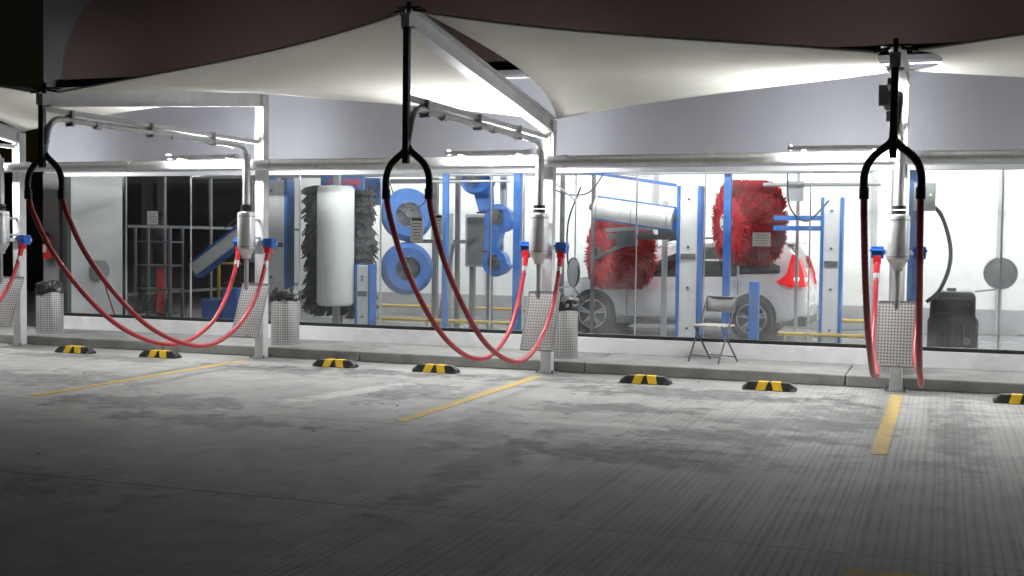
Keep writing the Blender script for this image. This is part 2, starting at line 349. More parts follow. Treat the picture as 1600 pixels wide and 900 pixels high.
# ---------------------------------------------------------------- vacuum stations
XS=[-12.3,-8.36,-4.43,-.46,3.5]; TX=[-12.3,-8.36,-4.43,-.385,3.5]
PT=[3.0,3.42,3.0,3.42,3.0]; TZ=[3.55,2.98,3.55,3.05,3.55]
PY=13.5; TY=9.52
for i,(px,tx,pz,tz) in enumerate(zip(XS,TX,PT,TZ)):
    S=group('vacuum_station',(px,PY,0))
    add('post',boxg(px-.065,px+.065,PY-.065,PY+.065,.012,pz),white,S,bev=.008)
    add('base_plate',boxg(px-.12,px+.12,PY-.12,PY+.1,.0,.012),lgrey,S)
    add('anchor_bolts',J(*[cylg((px+dx,PY+dy,.012),(px+dx,PY+dy,.04),.012,n=6) for dx in(-.095,.095) for dy in(-.095,.08)]),greyp,S)
    p0=Vector((px,PY-.0,pz-.06)); p1=Vector((tx,TY+.0,tz-.05))
    a,b_=frame(p1-p0)
    add('cantilever_beam',J(beamg(p0,p1,.03,.15),beamg(p0+b_*.085,p1+b_*.085,.13,.02),beamg(p0-b_*.085,p1-b_*.085,.13,.02)),white,S)
    add('tip_plate',boxg(tx-.11,tx+.11,TY-.03,TY+.10,tz+.03,tz+.045),dsteel,S)
    add('tip_shackle',J(cylg((tx-.16,TY,tz+.0),(tx-.04,TY,tz+.02),.012,n=8),cylg((tx+.04,TY,tz+.02),(tx+.16,TY,tz),.012,n=8),cylg((tx,TY,tz-.06),(tx,TY,tz+.09),.02,n=10)),dsteel,S)
    add('mast',boxg(tx-.027,tx+.027,TY-.06,TY-.006,2.24,tz-.12),dsteel,S,bev=.004)
    add('mast_bracket',boxg(tx-.04,tx+.04,TY-.07,TY+.0,tz-.13,tz-.02),white,S)
    add('lower_arm',J(beamg((px-.03,PY-.07,2.80),(tx-.03,TY,2.82),.05,.05)),white,S)
    add('post_cap_brace',J(beamg((px,PY-.06,2.86),(px,PY-.06,2.55),.05,.04)),white,S)
    CY=13.14
    path=catmull([(px,CY,2.0),(px,CY,2.3),(px,CY,2.55),(px,CY-.06,2.68),(px,CY-.2,2.72)],6)
    path+=[Vector((px+(tx-px)*s,CY-.2+(TY+.3-CY+.2)*s,2.72+.02*s)) for s in(.25,.5,.75,1)]
    path+=catmull([(tx+.02,TY+.26,2.74),(tx+.03,TY+.12,2.72),(tx+.03,TY+.03,2.64),(tx+.02,TY,2.5),(tx,TY,2.40)],5)
    add('suction_duct',tubeg(path,.031,14),galv,S,smooth=True)
    add('duct_couplings',J(*[cylg((px,CY-.2-dy,2.72),(px,CY-.28-dy,2.722),.040,n=16) for dy in(.1,1.3,2.6)]),galv,S,smooth=True)
    add('duct_clamp',J(*[boxg(px-.06,px+.03,CY-.25-dy,CY-.22-dy,2.68,2.84) for dy in(.5,1.7,3.)]),lgrey,S)
    for sgn in(-1,1):
        ox=.205*sgn
        pp=catmull([(tx,TY,2.44),(tx+.02*sgn,TY,2.36),(tx+ox*.75,TY,2.24),(tx+ox,TY,2.12),(tx+ox,TY,1.95)],6)
        add('splitter_elbow',tubeg(pp,.030,14),blk,S,smooth=True)
        add('elbow_collar',cylg((tx+ox,TY,2.02),(tx+ox,TY,1.93),.037,n=16),blk,S,smooth=True)
        e=px+.215*sgn; j=random.uniform(-.04,.04)
        hp=[(tx+ox,TY,1.98),(tx+ox,TY+.08,1.78),(tx+ox,TY+.36,1.38),(tx+ox,TY+.85,.93),(tx+ox,TY+1.4,.59+j),(tx+ox*1.03,TY+2.05,.36+j),
            (tx+ox,TY+2.62,.33+j),(px+ox,TY+3.15,.52+j),(e,TY+3.5,.82),(e,TY+3.68,1.12),(e,TY+3.72,1.22)]
        if i==3: hp=[(a_,b2,c_-.02) for a_,b2,c_ in hp[:-2]]+hp[-2:]
        add('vacuum_hose',tubeg(catmull(hp,18),.0255,12,.09),redh,S,smooth=True)
        add('hose_cuff',cylg((e,TY+3.72,1.19),(e,TY+3.74,1.27),.032,n=14),brushed,S,smooth=True)
        add('nozzle',J(cylg((e,TY+3.74,1.26),(e,TY+3.78,1.38),.03,.035,14),boxg(e-.04,e+.04,TY+3.75,TY+3.84,1.37,1.46)),redn,S,smooth=True,bev=.006)
        add('nozzle_holder',J(boxg(e-.062,e+.062,TY+3.76,TY+3.9,1.43,1.56),boxg(e-.075,e+.075,TY+3.74,TY+3.88,1.50,1.53)),blue,S,bev=.008)
    add('holder_bar',boxg(px-.28,px+.28,PY-.10,PY-.068,1.47,1.52),lgrey,S)
    add('canister',latheg((px,CY,0),[(.055,1.30),(.06,1.34),(.105,1.42),(.115,1.43),(.115,1.86),(.108,1.885),(.05,1.90)]),brushed,S,smooth=True)
    add('canister_bands',J(cylg((px,CY,1.445),(px,CY,1.46),.1165,n=28),cylg((px,CY,1.83),(px,CY,1.845),.1165,n=28)),lgrey,S,smooth=True)
    add('canister_rings',J(cylg((px,CY,1.90),(px,CY,1.935),.07,n=20),cylg((px,CY,1.95),(px,CY,1.985),.07,n=20)),blk,S,smooth=True)
    add('canister_neck',cylg((px,CY,1.98),(px,CY,2.62),.048,n=18),brushed,S,smooth=True)
    add('canister_straps',J(*[boxg(px-.02,px+.02,CY+.1,PY-.066,z_,z_+.03) for z_ in(1.55,1.78)]),lgrey,S)
    add('drain_pipe',J(cylg((px,CY,1.31),(px,CY,.98),.028,n=12),cylg((px,CY,.99),(px,CY,.90),.04,.02,12)),lgrey,S,smooth=True)
    v=[(px-.19,PY-.13,.97),(px+.19,PY-.13,.97),(px+.20,PY-.40,.30),(px-.20,PY-.40,.30)]
    v+=[(x_,y_+.012,z_-.004) for x_,y_,z_ in v]
    add('perforated_tray',(v,[(0,3,2,1),(4,5,6,7),(0,1,5,4),(1,2,6,5),(2,3,7,6),(3,0,4,7)]),perfp,S)
    add('tray_frame',J(beamg(v[0],v[3],.014,.014),beamg(v[1],v[2],.014,.014),beamg(v[0],v[1],.016,.016),beamg(v[2],v[3],.016,.016),
        beamg((px-.1,PY-.13,.9),(px-.1,PY-.05,.9),.02,.02),beamg((px+.04,PY-.40,.32),(px+.04,PY-.06,.32),.02,.02)),lgrey,S)
    Q=group('trash_can',(px,14.1,.13))
    add('perforated_shell',latheg((px,14.1,.13),[(.18,.03),(.19,.035),(.19,.66),(.185,.67)],32),perfc,Q,smooth=True)
    add('rims',J(cylg((px,14.1,.13),(px,14.1,.175),.196,n=32),cylg((px,14.1,.76),(px,14.1,.80),.197,n=32)),lgrey,Q,smooth=True)
    g_=latheg((px,14.1,.13),[(.20,.60),(.205,.66),(.2,.70),(.19,.72),(.12,.76),(.05,.73)],26)
    g_=([(a_+random.uniform(-.014,.014),b2+random.uniform(-.014,.014),c_+random.uniform(-.03,.02)) for a_,b2,c_ in g_[0]],g_[1])
    add('bin_liner',g_,bag,Q)
    # LED lamp in front of the manifold pipe; front lip added to darken the foreground
    L=group('led_lamp',(px-.62,13.06,2.6))
    add('added_visor',boxg(px-1.14,px-.08,12.995,13.001,2.568,2.614),galv,L)
    add('end_caps',J(boxg(px-1.14,px-1.11,13.003,13.11,2.57,2.63),boxg(px-.11,px-.08,13.003,13.11,2.57,2.63)),white,L)
    add('clips',J(boxg(px-1.0,px-.97,13.09,13.25,2.555,2.575),boxg(px-.27,px-.24,13.09,13.25,2.555,2.575)),lgrey,L)
    add('lamp_tube',cylg((px-1.1,13.055,2.60),(px-.12,13.055,2.60),.0125,n=8),lamp,L)

# main suction pipe
mp=group('suction_manifold_pipe',(-5,13.28,2.5))
add('pipe',cylg((-16.5,13.28,2.50),(6.5,13.28,2.50),.066,n=24),galv,mp,smooth=True)
add('pipe_joints',J(*[cylg((x_,13.28,2.5),(x_+.07,13.28,2.5),.074,n=24) for x_ in(-12.0,-10.3,-8.15,-8.55,-6.4,-4.2,-4.6,-2.5,-.2,-.65,1.5,3.7)]),galv,mp,smooth=True)

# ---------------------------------------------------------------- sails
def sail(P00,P10,P11,P01,cu0,cu1,cv0,cv1,n=28):
    P=[Vector(q) for q in(P00,P10,P11,P01)]; v=[];f=[]
    for j in range(n+1):
        for i in range(n+1):
            u=i/n; w=j/n
            u2=u+4*w*(1-w)*(cu0*(1-u)-cu1*u); w2=w+4*u*(1-u)*(cv0*(1-w)-cv1*w)
            p=P[0]*(1-u2)*(1-w2)+P[1]*u2*(1-w2)+P[2]*u2*w2+P[3]*(1-u2)*w2
            v.append(tuple(p))
    for j in range(n):
        for i in range(n):
            a=j*(n+1)+i; f.append((a,a+1,a+n+2,a+n+1))
    return v,f
for i in range(-1,5):
    def gx(k,arr):
        if k<0: return arr[0]-3.95*(-k) if arr in (XS,TX) else arr[1 if k%2 else 0]
        if k>4: return arr[4]+3.95*(k-4) if arr in (XS,TX) else arr[1 if k%2 else 0]
        return arr[k]
    x0,x1=gx(i,TX),gx(i+1,TX); a0,a1=gx(i,XS),gx(i+1,XS)
    P00=(x0+.12,TY+.05,gx(i,TZ)); P10=(x1-.12,TY+.05,gx(i+1,TZ)); P11=(a1-.08,PY-.02,gx(i+1,PT)+.02); P01=(a0+.08,PY-.02,gx(i,PT)+.02)
    q=group('shade_sail',((x0+x1)/2,11.5,3.3))
    g_=sail(P00,P10,P11,P01,.07,.02,.06,.05)
    ob=add('fabric',g_,fab,q,smooth=True)
    n=28; ed=[g_[0][k] for k in range(n+1)]; ed2=[g_[0][n*(n+1)+k] for k in range(n+1)]
    add('hem',J(tubeg(ed,.012,6),tubeg(ed2,.012,6)),fab,q)

# ---------------------------------------------------------------- folding chair
ch=group('folding_chair',(-2.60,14.42,.13))
Rm=Matrix.Translation((-2.60,14.42,.13))@Matrix.Rotation(R(-22),4,'Z')
def cadd(n_,g_,m_,**k): add(n_,xf(g_,Rm),m_,ch,**k)
for s in(-1,1):
    x_=.21*s
    cadd('leg_front',tubeg(catmull([(x_,-.24,0),(x_,-.02,.42),(x_*.98,.16,.78)],6),.011,8),greyp,smooth=True)
    cadd('leg_rear',tubeg([(x_*.92,.22,0),(x_*.92,-.16,.45)],.011,8),greyp,smooth=True)
cadd('rails',J(cylg((-.21,-.2,.08),(.21,-.2,.08),.008,n=8),cylg((-.19,.2,.06),(.19,.2,.06),.008,n=8),cylg((-.205,.16,.78),(.205,.16,.78),.011,n=8)),greyp,smooth=True)
cadd('seat',boxg(-.19,.19,-.22,.16,.43,.455),seatm,bev=.01)
v=[]
for k in range(7):
    x_=-.2+.4*k/6; yy=.13+.03*(1-((k-3)/3)**2)
    v+=[(x_,yy-.02,.60),(x_,yy+.02,.79)]
f=[(2*k,2*k+2,2*k+3,2*k+1) for k in range(6)]
o_=xf((v,f),Rm); ob=add('backrest',o_,backm,ch,smooth=True); m=ob.modifiers.new('s','SOLIDIFY'); m.thickness=.012

# fire extinguisher
fe=group('fire_extinguisher',(-12.95,14.8,1.2))
add('cylinder',latheg((-12.95,14.80,1.2),[(.03,0),(.06,.01),(.065,.04),(.065,.28),(.05,.33),(.02,.36)]),exred,fe,smooth=True)
add('valve',J(boxg(-12.97,-12.93,14.78,14.82,1.56,1.6),beamg((-12.95,14.8,1.6),(-12.95,14.68,1.63),.02,.012),boxg(-12.97,-12.93,14.83,14.878,1.3,1.5)),blk,fe)
add('label',boxg(-12.98,-12.92,14.731,14.738,1.30,1.42),paper,fe)
add('hose',tubeg(catmull([(-12.95,14.8,1.58),(-12.87,14.78,1.5),(-12.87,14.78,1.3)],6),.01,8),blk,fe)

# notices on the glass
def notice(cx,cz,w,h,lines=6,head=None):
    q=group('notice_sign',(cx,WY+.028,cz))
    add('sheet',boxg(cx-w/2,cx+w/2,WY+.027,WY+.031,cz-h/2,cz+h/2),paper,q)
    L=[]
    for k in range(lines):
        z_=cz+h/2-h*(k+1)/(lines+1); ww=w*random.uniform(.28,.42)
        L.append(boxg(cx-ww,cx+ww,WY+.0245,WY+.0265,z_-h*.012,z_+h*.012))
    if head: L.append(boxg(cx-w*.4,cx+w*.4,WY+.0245,WY+.0265,cz+h*.38,cz+h*.46))
    add('print',J(*L),ink,q)
notice(-11.12,1.84,.19,.20,4); notice(-6.80,1.70,.19,.34,7,1); notice(-6.50,1.74,.17,.34,7,1); notice(-2.13,1.62,.22,.17,4)

# ---------------------------------------------------------------- tunnel equipment
def pillar(name,x0,x1,y,z1,edge=.05,z0=.012,d=.25):
    q=group(name,((x0+x1)/2,y,0))
    add('core',boxg(x0+edge,x1-edge,y+.01,y+d,z0,z1-.02),white,q,bev=.01)
    add('edges',J(boxg(x0,x0+edge-.001,y,y+d,z0,z1),boxg(x1-edge+.001,x1,y,y+d,z0,z1)),blue2,q,bev=.008)
    add('foot',boxg(x0-.05,x1+.05,y-.05,y+d+.05,.011,.04),lgrey,q)
    add('bolts_and_bracket',J(*[cylg(((x0+x1)/2,y+.012,z_),((x0+x1)/2,y-.012,z_),.02,n=8) for z_ in(.3,.9,1.5,z1-.2)],boxg(x0+edge+.02,x1-edge-.02,y-.01,y+.008,z1*.55,z1*.55+.08)),greyp,q)
    return q
pillar('equipment_pillar',-3.73,-3.37,17.4,2.40,.05)
pillar('equipment_pillar',-1.72,-1.40,18.0,2.25,.045)
pillar('equipment_pillar',-8.98,-8.70,17.3,1.15,.04)
pillar('equipment_pillar',-10.95,-10.35,17.5,2.55,.06)
def pole(x,y,z1,w=.1,mat=blue2,nm='support_pole'):
    q=group(nm,(x,y,0)); add('tube',boxg(x-w/2,x+w/2,y-w/2,y+w/2,.012,z1),mat,q,bev=.008)
    add('foot',boxg(x-w,x+w,y-w,y+w,.0105,.03),lgrey,q); return q
pole(-7.47,17.5,3.6,.09); pole(-6.36,17.8,3.6,.12); pole(-3.08,18.0,3.6,.11); pole(-2.60,17.6,1.0,.14)
pole(-.36,16.0,3.6,.16); pole(-4.1,18.3,2.2,.08,lgrey); pole(-5.35,18.6,3.6,.06,greyp); pole(-2.15,18.9,3.6,.05,lgrey)
pole(-12.5,17.0,1.02,.10,exred,'bollard'); pole(-7.75,18.4,2.0,.06,lgrey)
pole(-8.05,19.4,3.6,.08,greyp); pole(-6.0,19.0,3.6,.07,greyp); pole(-.75,19,3.6,.06,lgrey)
q=group('overhead_gantry',(-5,18.2,2.7))
add('rails',J(boxg(-11.5,-6.3,18.15,18.27,2.66,2.76),beamg((-6.2,18.0,2.78),(-3.8,17.7,2.42),.05,.05),boxg(-2.4,-1.7,18.0,18.08,1.91,1.98),boxg(-2.4,-1.7,18.0,18.08,1.76,1.83)),blue2,q,bev=.006)
add('pipes',J(cylg((-12.5,17.9,2.60),(-1,17.9,2.62),.025,n=10),cylg((-9,19.5,2.8),(4,19.5,2.8),.03,n=10),cylg((-7.9,17.8,2.5),(-6.5,17.8,2.5),.02,n=8),
   cylg((-6.0,17.7,2.7),(-5.4,17.7,2.2),.015,n=8),cylg((-5.8,17.72,2.72),(-4.2,17.72,2.55),.015,n=8),cylg((-2.6,18.3,2.45),(-.9,18.3,2.45),.03,n=8),boxg(-2.25,-2.0,18.2,18.3,2.2,2.5)),lgrey,q,smooth=True)
add('cables',J(tubeg(catmull([(-6.1,17.75,2.75),(-5.7,17.72,2.35),(-5.2,17.7,2.3),(-4.9,17.7,2.65)],8),.012,6),tubeg(catmull([(-8.7,17.9,2.6),(-8.5,17.9,2.2),(-8.1,17.9,2.1),(-7.8,17.9,2.55)],8),.014,6),
   tubeg(catmull([(-2.2,17.9,2.6),(-2.15,17.9,2.1),(-1.9,17.9,1.9),(-1.6,17.95,2.2)],8),.012,6),tubeg(catmull([(-11.3,17.6,2.55),(-11.25,17.5,2.0),(-11.5,17.4,1.7)],8),.014,6),
   tubeg(catmull([(-5.3,17.7,2.4),(-5.5,17.7,1.8),(-5.45,17.7,1.0),(-5.2,17.7,.6)],8),.014,6)),dsteel,q,smooth=True)
def boom(name,p0,p1,h,w,rounded=False):
    p0=Vector(p0);p1=Vector(p1);a,b_=frame(p1-p0); q=group(name,tuple((p0+p1)/2)); d_=(p1-p0).normalized(); L_=(p1-p0).length
    if rounded:
        add('drum_cover',cylg(p0,p1,h*.44,n=36),white,q,smooth=True)
        add('seams',J(*[cylg(p0+d_*L_*s,p0+d_*(L_*s+.02),h*.448,n=36) for s in(.03,.48,.93)]),lgrey,q,smooth=True)
        add('edges',J(beamg(p0+b_*h*.45+a*.0,p1+b_*h*.45,w*.5,h*.08),beamg(p0-b_*h*.45,p1-b_*h*.45,w*.5,h*.08),beamg(p1-b_*h*.45,p1+b_*h*.45,w*.6,.05)),blue2,q,bev=.006)
        add('axle',cylg(p0-d_*.10,p1+d_*.10,.05,n=14),greyp,q,smooth=True)
        return q
    add('panel',beamg(p0,p1,w,h*.8),white,q,bev=.03)
    add('edges',J(beamg(p0+b_*h*.45,p1+b_*h*.45,w+.02,h*.1),beamg(p0-b_*h*.45,p1-b_*h*.45,w+.02,h*.1)),blue2,q,bev=.006)
    add('end_plates',J(beamg(p0-d_*.02,p0,w+.02,h*.8),beamg(p1,p1+d_*.02,w+.02,h*.8)),greyp,q); return q
boom('roof_brush_arm',(-5.02,17.6,2.08),(-3.80,17.55,1.91),.38,.2,True)
boom('side_brush_arm',(-12.15,17.5,.98),(-11.15,17.5,1.66),.30,.2)
q=group('arm_machinery',(-4.2,17.9,1.6))
add('frame',J(boxg(-4.9,-3.75,17.85,17.95,1.60,1.68),boxg(-4.75,-4.45,17.8,18.0,1.5,1.75),boxg(-4.1,-3.8,17.8,18.0,1.62,1.8),beamg((-5.1,17.9,1.3),(-4.2,17.9,1.75),.06,.06)),greyp,q,bev=.01)
add('ram',J(cylg((-4.9,17.75,1.74),(-3.9,17.75,1.8),.03,n=10)),lgrey,q,smooth=True)
def brush(name,c,axis,r,ln,mat,hubmat,cnt=1500,core=.35):
    q=group(name,c); c=Vector(c); ax=Vector(axis).normalized(); a,b_=frame(ax)
    add('core',cylg(c-ax*ln/2,c+ax*ln/2,r*core,n=24),mat,q,smooth=True)
    V=[];F=[]
    for k in range(cnt):
        th=random.uniform(0,2*math.pi); s=random.uniform(-ln/2,ln/2); rr=r*random.uniform(.86,1.02)
        d=a*math.cos(th)+b_*math.sin(th); tdir=(-a*math.sin(th)+b_*math.cos(th))
        w=random.uniform(.005,.011); tw=ax*random.uniform(-1,1)+tdir*random.uniform(-1,1); tw.normalize()
        o=len(V); p=c+ax*s
        sp=ax*random.uniform(-.03,.03)+tdir*random.uniform(-.05,.05)*r
        for q_,ww in((p+d*r*core*.9,w),(p+d*(rr*.65)+sp*.4,w*1.2),(p+d*rr+sp,w*.8)):
            V+= [tuple(q_-tw*ww),tuple(q_+tw*ww)]
        F+=[(o,o+1,o+3,o+2),(o+2,o+3,o+5,o+4)]
    add('bristles',(V,F),mat,q)
    add('hub',J(cylg(c-ax*(ln/2+.10),c-ax*(ln/2+.02),r*.2,n=24),cylg(c-ax*(ln/2+.13),c-ax*(ln/2+.1),r*.08,n=12)),hubmat,q,smooth=True)
    add('hub_slots',J(*[cylg(c-ax*(ln/2+.104)+(a*math.cos(t_)+b_*math.sin(t_))*r*.13,c-ax*(ln/2+.099)+(a*math.cos(t_)+b_*math.sin(t_))*r*.13,r*.035,n=8) for t_ in[k*math.pi/3 for k in range(6)]]),dsteel,q)
    add('shaft',cylg(c-ax*(ln/2+.02),c+ax*(ln/2+.2),.04,n=12),greyp,q,smooth=True)
    return q
brush('red_wash_brush',(-2.86,18.65,1.88),(.80,.60,0),.66,.66,redbr,white,18000,.74)
brush('red_wash_brush',(-5.0,19.0,1.36),(.74,.67,0),.58,.75,redbr,greyp,15000,.74)
# foam side brush: stacked cut foam strips
q=group('foam_side_brush',(-9.65,18.05,1.3))
V=[];F=[]
z_=.36
while z_<2.38:
    n=30; base=.58+random.uniform(-.05,.05); off=random.uniform(0,.2)
    for k in range(n):
        th=2*math.pi*k/n+off; dth=2*math.pi/n*.46; o=len(V); tip=base*random.uniform(.93,1.08); dz=random.uniform(-.05,.01); tws=random.uniform(-.04,.04)
        for rr,hh_ in((base*.3,.075),(base*.7,.07),(base*.92,.035),(tip,-.045)):
            for sg_ in(-1,1):
                V.append((-9.65+rr*math.cos(th+sg_*dth+tws*rr),18.05+rr*math.sin(th+sg_*dth+tws*rr),z_+hh_+dz*(rr/base)+sg_*.012))
        for j in range(3): F.append((o+2*j,o+2*j+1,o+2*j+3,o+2*j+2))
    z_+=random.uniform(.055,.07)
ob=add('foam_strips',(V,F),foam,q); m=ob.modifiers.new('s','SOLIDIFY'); m.thickness=.012
add('drum',cylg((-9.65,18.05,.34),(-9.65,18.05,2.42),.28,n=24),foam,q,smooth=True)
add('shaft',cylg((-9.65,18.05,.02),(-9.65,18.05,2.7),.06,n=14),lgrey,q,smooth=True)
q2=group('brush_shield',(-9.3,17.25,1.4))
add('cylinder_cover',latheg((-9.3,17.25,0),[(.25,.47),(.285,.49),(.30,.52),(.30,2.36),(.285,2.39),(.25,2.41)],40),M('offwhite_plastic',(.84,.87,.84),.35,var=.06,dirt=.15),q2,smooth=True)
add('brackets',J(boxg(-9.4,-9.2,17.45,17.6,2.2,2.26),boxg(-9.4,-9.2,17.45,17.6,.6,.66),boxg(-9.35,-9.25,17.25,17.33,.012,2.7)),lgrey,q2)
q=group('dryer_cabinet',(-9.7,18.5,2.5))
add('cabinet',boxg(-10.2,-9.22,18.7,19.1,2.15,2.62),blue2,q,bev=.03)
add('louvres',J(*[boxg(-10.1,-9.35,18.67,18.70,2.2+.05*k,2.22+.05*k) for k in range(5)]),dsteel,q)
def text(s,loc,size,mat,par,name='lettering',ry=0):
    cu=bpy.data.curves.new(name,'FONT'); cu.body=s; cu.size=size; cu.extrude=.004; cu.align_x='CENTER'; cu.offset=.006
    ob=bpy.data.objects.new(name,cu); COL.objects.link(ob); ob.parent=par
    ob.location=Vector(loc)-Vector(par.location); ob.rotation_euler=(R(90),0,ry); cu.materials.append(mat); return ob
add('header_sign',boxg(-9.75,-8.95,17.55,17.6,2.36,2.60),blue2,q,bev=.01)
text('DRYW',(-9.30,17.54,2.40),.2,redn,q)
for cz in(1.97,1.07):
    q=group('blue_tyre_brush',(-8.42,18.1,cz))
    n=40;V=[];F=[]
    pr=[(.20,-.16),(.34,-.17),(.41,-.12),(.43,0),(.41,.12),(.34,.17),(.20,.16)]
    ax=Vector((-.62,1,0)).normalized(); a,b_=frame(ax)
    for k in range(n):
        th=2*math.pi*k/n; d=a*math.cos(th)+b_*math.sin(th)
        for rr,s in pr: V.append(tuple(Vector((-8.42,18.1,cz))+d*rr*1.03+ax*s*1.2))
    m_=len(pr)
    for k in range(n):
        for j in range(m_): F.append((k*m_+j,((k+1)%n)*m_+j,((k+1)%n)*m_+(j+1)%m_,k*m_+(j+1)%m_))
    add('ring',(V,F),blue2,q,smooth=True)
    c0=Vector((-8.42,18.1,cz))
    add('hub',J(cylg(c0-ax*.05,c0+ax*.2,.20,n=24),cylg(c0-ax*.2,c0+ax*.2,.05,n=12)),greyp,q,smooth=True)
    add('spokes',J(*[beamg(c0-ax*.12,c0-ax*.12+(a*math.cos(t_)+b_*math.sin(t_))*.22,.03,.03) for t_ in(0,1.257,2.51,3.77,5.03)]),greyp,q)
q=group('brush_frame',(-8.0,18.5,1.4))
add('bars',J(boxg(-8.1,-8.02,18.4,18.5,.012,2.6),boxg(-8.9,-7.5,18.42,18.48,2.5,2.58),boxg(-8.6,-7.5,18.42,18.48,1.5,1.56),beamg((-8.0,18.45,.1),(-7.5,17.9,1.5),.05,.05)),greyp,q)
q=group('control_cabinet',(-7.5,19.2,1.6))
add('case',boxg(-7.75,-7.25,19.0,19.4,1.1,2.0),lgrey,q,bev=.02); add('door',boxg(-7.7,-7.3,18.98,18.995,1.15,1.95),greyp,q,bev=.005)
add('legs',J(boxg(-7.7,-7.62,19.1,19.2,.012,1.1),boxg(-7.38,-7.3,19.1,19.2,.012,1.1)),greyp,q)
def blower(cx,y,cz,r,noz):
    q=group('dryer_blower',(cx,y,cz))
    n=30;pts=[]
    for k in range(n):
        th=2*math.pi*k/n; rr=r*(.8+.25*k/n); pts.append((cx+rr*math.cos(th),cz+rr*math.sin(th)))
    V=[(a_,y-.14,b2) for a_,b2 in pts]+[(a_,y+.14,b2) for a_,b2 in pts]
    F=[tuple(range(n-1,-1,-1)),tuple(range(n,2*n))]+[(i_,(i_+1)%n,n+(i_+1)%n,n+i_) for i_ in range(n)]
    add('volute',(V,F),blue2,q,bev=.02)
    rim=[(a_+(a_-cx)*.04,y-.14,b2+(b2-cz)*.04) for a_,b2 in pts]; rim.append(rim[0])
    add('flange',tubeg(rim,.014,6),blue,q,smooth=True)
    add('motor',J(cylg((cx,y-.30,cz),(cx,y-.141,cz),r*.38,n=20),cylg((cx,y-.32,cz),(cx,y-.30,cz),r*.30,n=20),boxg(cx-.05,cx+.05,y-.26,y-.18,cz+r*.34,cz+r*.34+.05)),dsteel,q,smooth=True)
    add('motor_fins',J(*[cylg((cx,y-.28+.03*k,cz),(cx,y-.272+.03*k,cz),r*.42,n=20) for k in range(4)]),greyp,q,smooth=True)
    add('mount',J(boxg(cx-.03,cx+.03,y+.141,y+.2,cz-.1,3.0),boxg(cx-.16,cx+.16,y+.141,y+.17,cz-.04,cz+.04)),lgrey,q)
    if noz: 
        s=noz; V=[]
        for zz,w_,dx in((cz+.05,.18,.05*s),(cz-r-.30,.10,.16*s)):
            V+=[(cx+dx-w_,y-.11,zz),(cx+dx+w_,y-.11,zz),(cx+dx+w_,y+.11,zz),(cx+dx-w_,y+.11,zz)]
        add('nozzle_duct',(V,[(0,3,2,1),(4,5,6,7),(0,1,5,4),(1,2,6,5),(2,3,7,6),(3,0,4,7)]),blue2,q,bev=.01)
        dx=.16*s; add('nozzle_lip',boxg(cx+dx-.13,cx+dx+.13,y-.13,y+.13,cz-r-.33,cz-r-.30),dsteel,q)
blower(-7.32,18.5,2.60,.27,1); blower(-6.9,18.5,1.93,.24,-1); blower(-6.95,18.5,1.2,.22,0); blower(-11.7,19.3,2.4,.3,1)
q=group('conveyor_guide_rail',(-5,18.0,.2))
add('rail',J(cylg((-9.5,18.0,.23),(-5.6,18.0,.23),.03,n=12),cylg((-2.3,18.0,.23),(-.7,18.0,.23),.03,n=12),cylg((-11.5,21.5,.23),(-.7,21.5,.23),.03,n=12)),yrail,q,smooth=True)
add('stanchions',J(*[cylg((x_,18.0,.012),(x_,18.0,.23),.02,n=8) for x_ in(-9.3,-8,-6.9,-5.8,-2.2,-.9)]),yrail,q)
def disc(cx,y,cz,r,rot):
    q=group('round_mirror',(cx,y,cz)); ax=Vector((math.sin(rot),-math.cos(rot),0)); c=Vector((cx,y,cz))
    add('disc',J(cylg(c,c+ax*.02,r,n=36),cylg(c+ax*.02,c+ax*.05,r*.9,r*.4,36)),lgrey,q,smooth=True)
    add('rim',cylg(c-ax*.01,c+ax*.03,r*1.04,n=36,cap=False),dsteel,q,smooth=True)
    add('stand',J(cylg((cx,y+.03,.012),(cx,y+.03,3.6),.012,n=8),cylg((cx-.3,y+.03,cz-.24),(cx,y+.03,cz-.2),.012,n=8)),lgrey,q)
disc(.68,16.5,1.22,.205,.0); disc(-5.02,16.5,1.12,.2,-.9)
q=group('chemical_tank',(.14,16.8,.5))
pf=[(-.19,.012),(.44,.012),(.44,.60),(.40,.64),(.40,.92),(.36,.97),(-.08,.97),(-.16,.88),(-.17,.62),(-.19,.58)]
n=len(pf); V=[(a_,16.6,b2) for a_,b2 in pf]+[(a_,17.15,b2) for a_,b2 in pf]
add('body',(V,[tuple(range(n-1,-1,-1)),tuple(range(n,2*n))]+[(i_,(i_+1)%n,n+(i_+1)%n,n+i_) for i_ in range(n)]),ptank,q,bev=.03)
add('ribs',J(*[boxg(-.14+.12*k,-.09+.12*k,16.575,16.6,.06,.55) for k in range(5)],*[boxg(-.10,.34,16.58,16.6,z_,z_+.03) for z_ in(.66,.76,.86)]),ptank,q,bev=.01)
add('cap',J(cylg((.1,16.8,.97),(.1,16.8,1.01),.06,n=16),cylg((.3,16.60,.32),(.3,16.56,.32),.05,n=12),cylg((.36,16.6,.14),(.36,16.56,.14),.03,n=12)),greyp,q)
q=group('control_panel',(-.3,15.9,2.1))
add('box',boxg(-.38,-.12,15.78,15.9,2.0,2.35),lgrey,q,bev=.01)
add('lights_amber',J(*[cylg((-.32+.07*k,15.78,2.2),(-.32+.07*k,15.77,2.2),.012,n=10) for k in range(2)]),amber,q)
add('lights_green',cylg((-.18,15.78,2.2),(-.18,15.77,2.2),.012,n=10),green,q)
add('cable',tubeg(catmull([(-.2,15.85,2.1),(-.05,15.9,1.95),(.06,15.95,1.6),(.06,16,1.3),(-.05,16,1.0),(-.2,16,.85)],8),.025,10),dsteel,q,smooth=True)
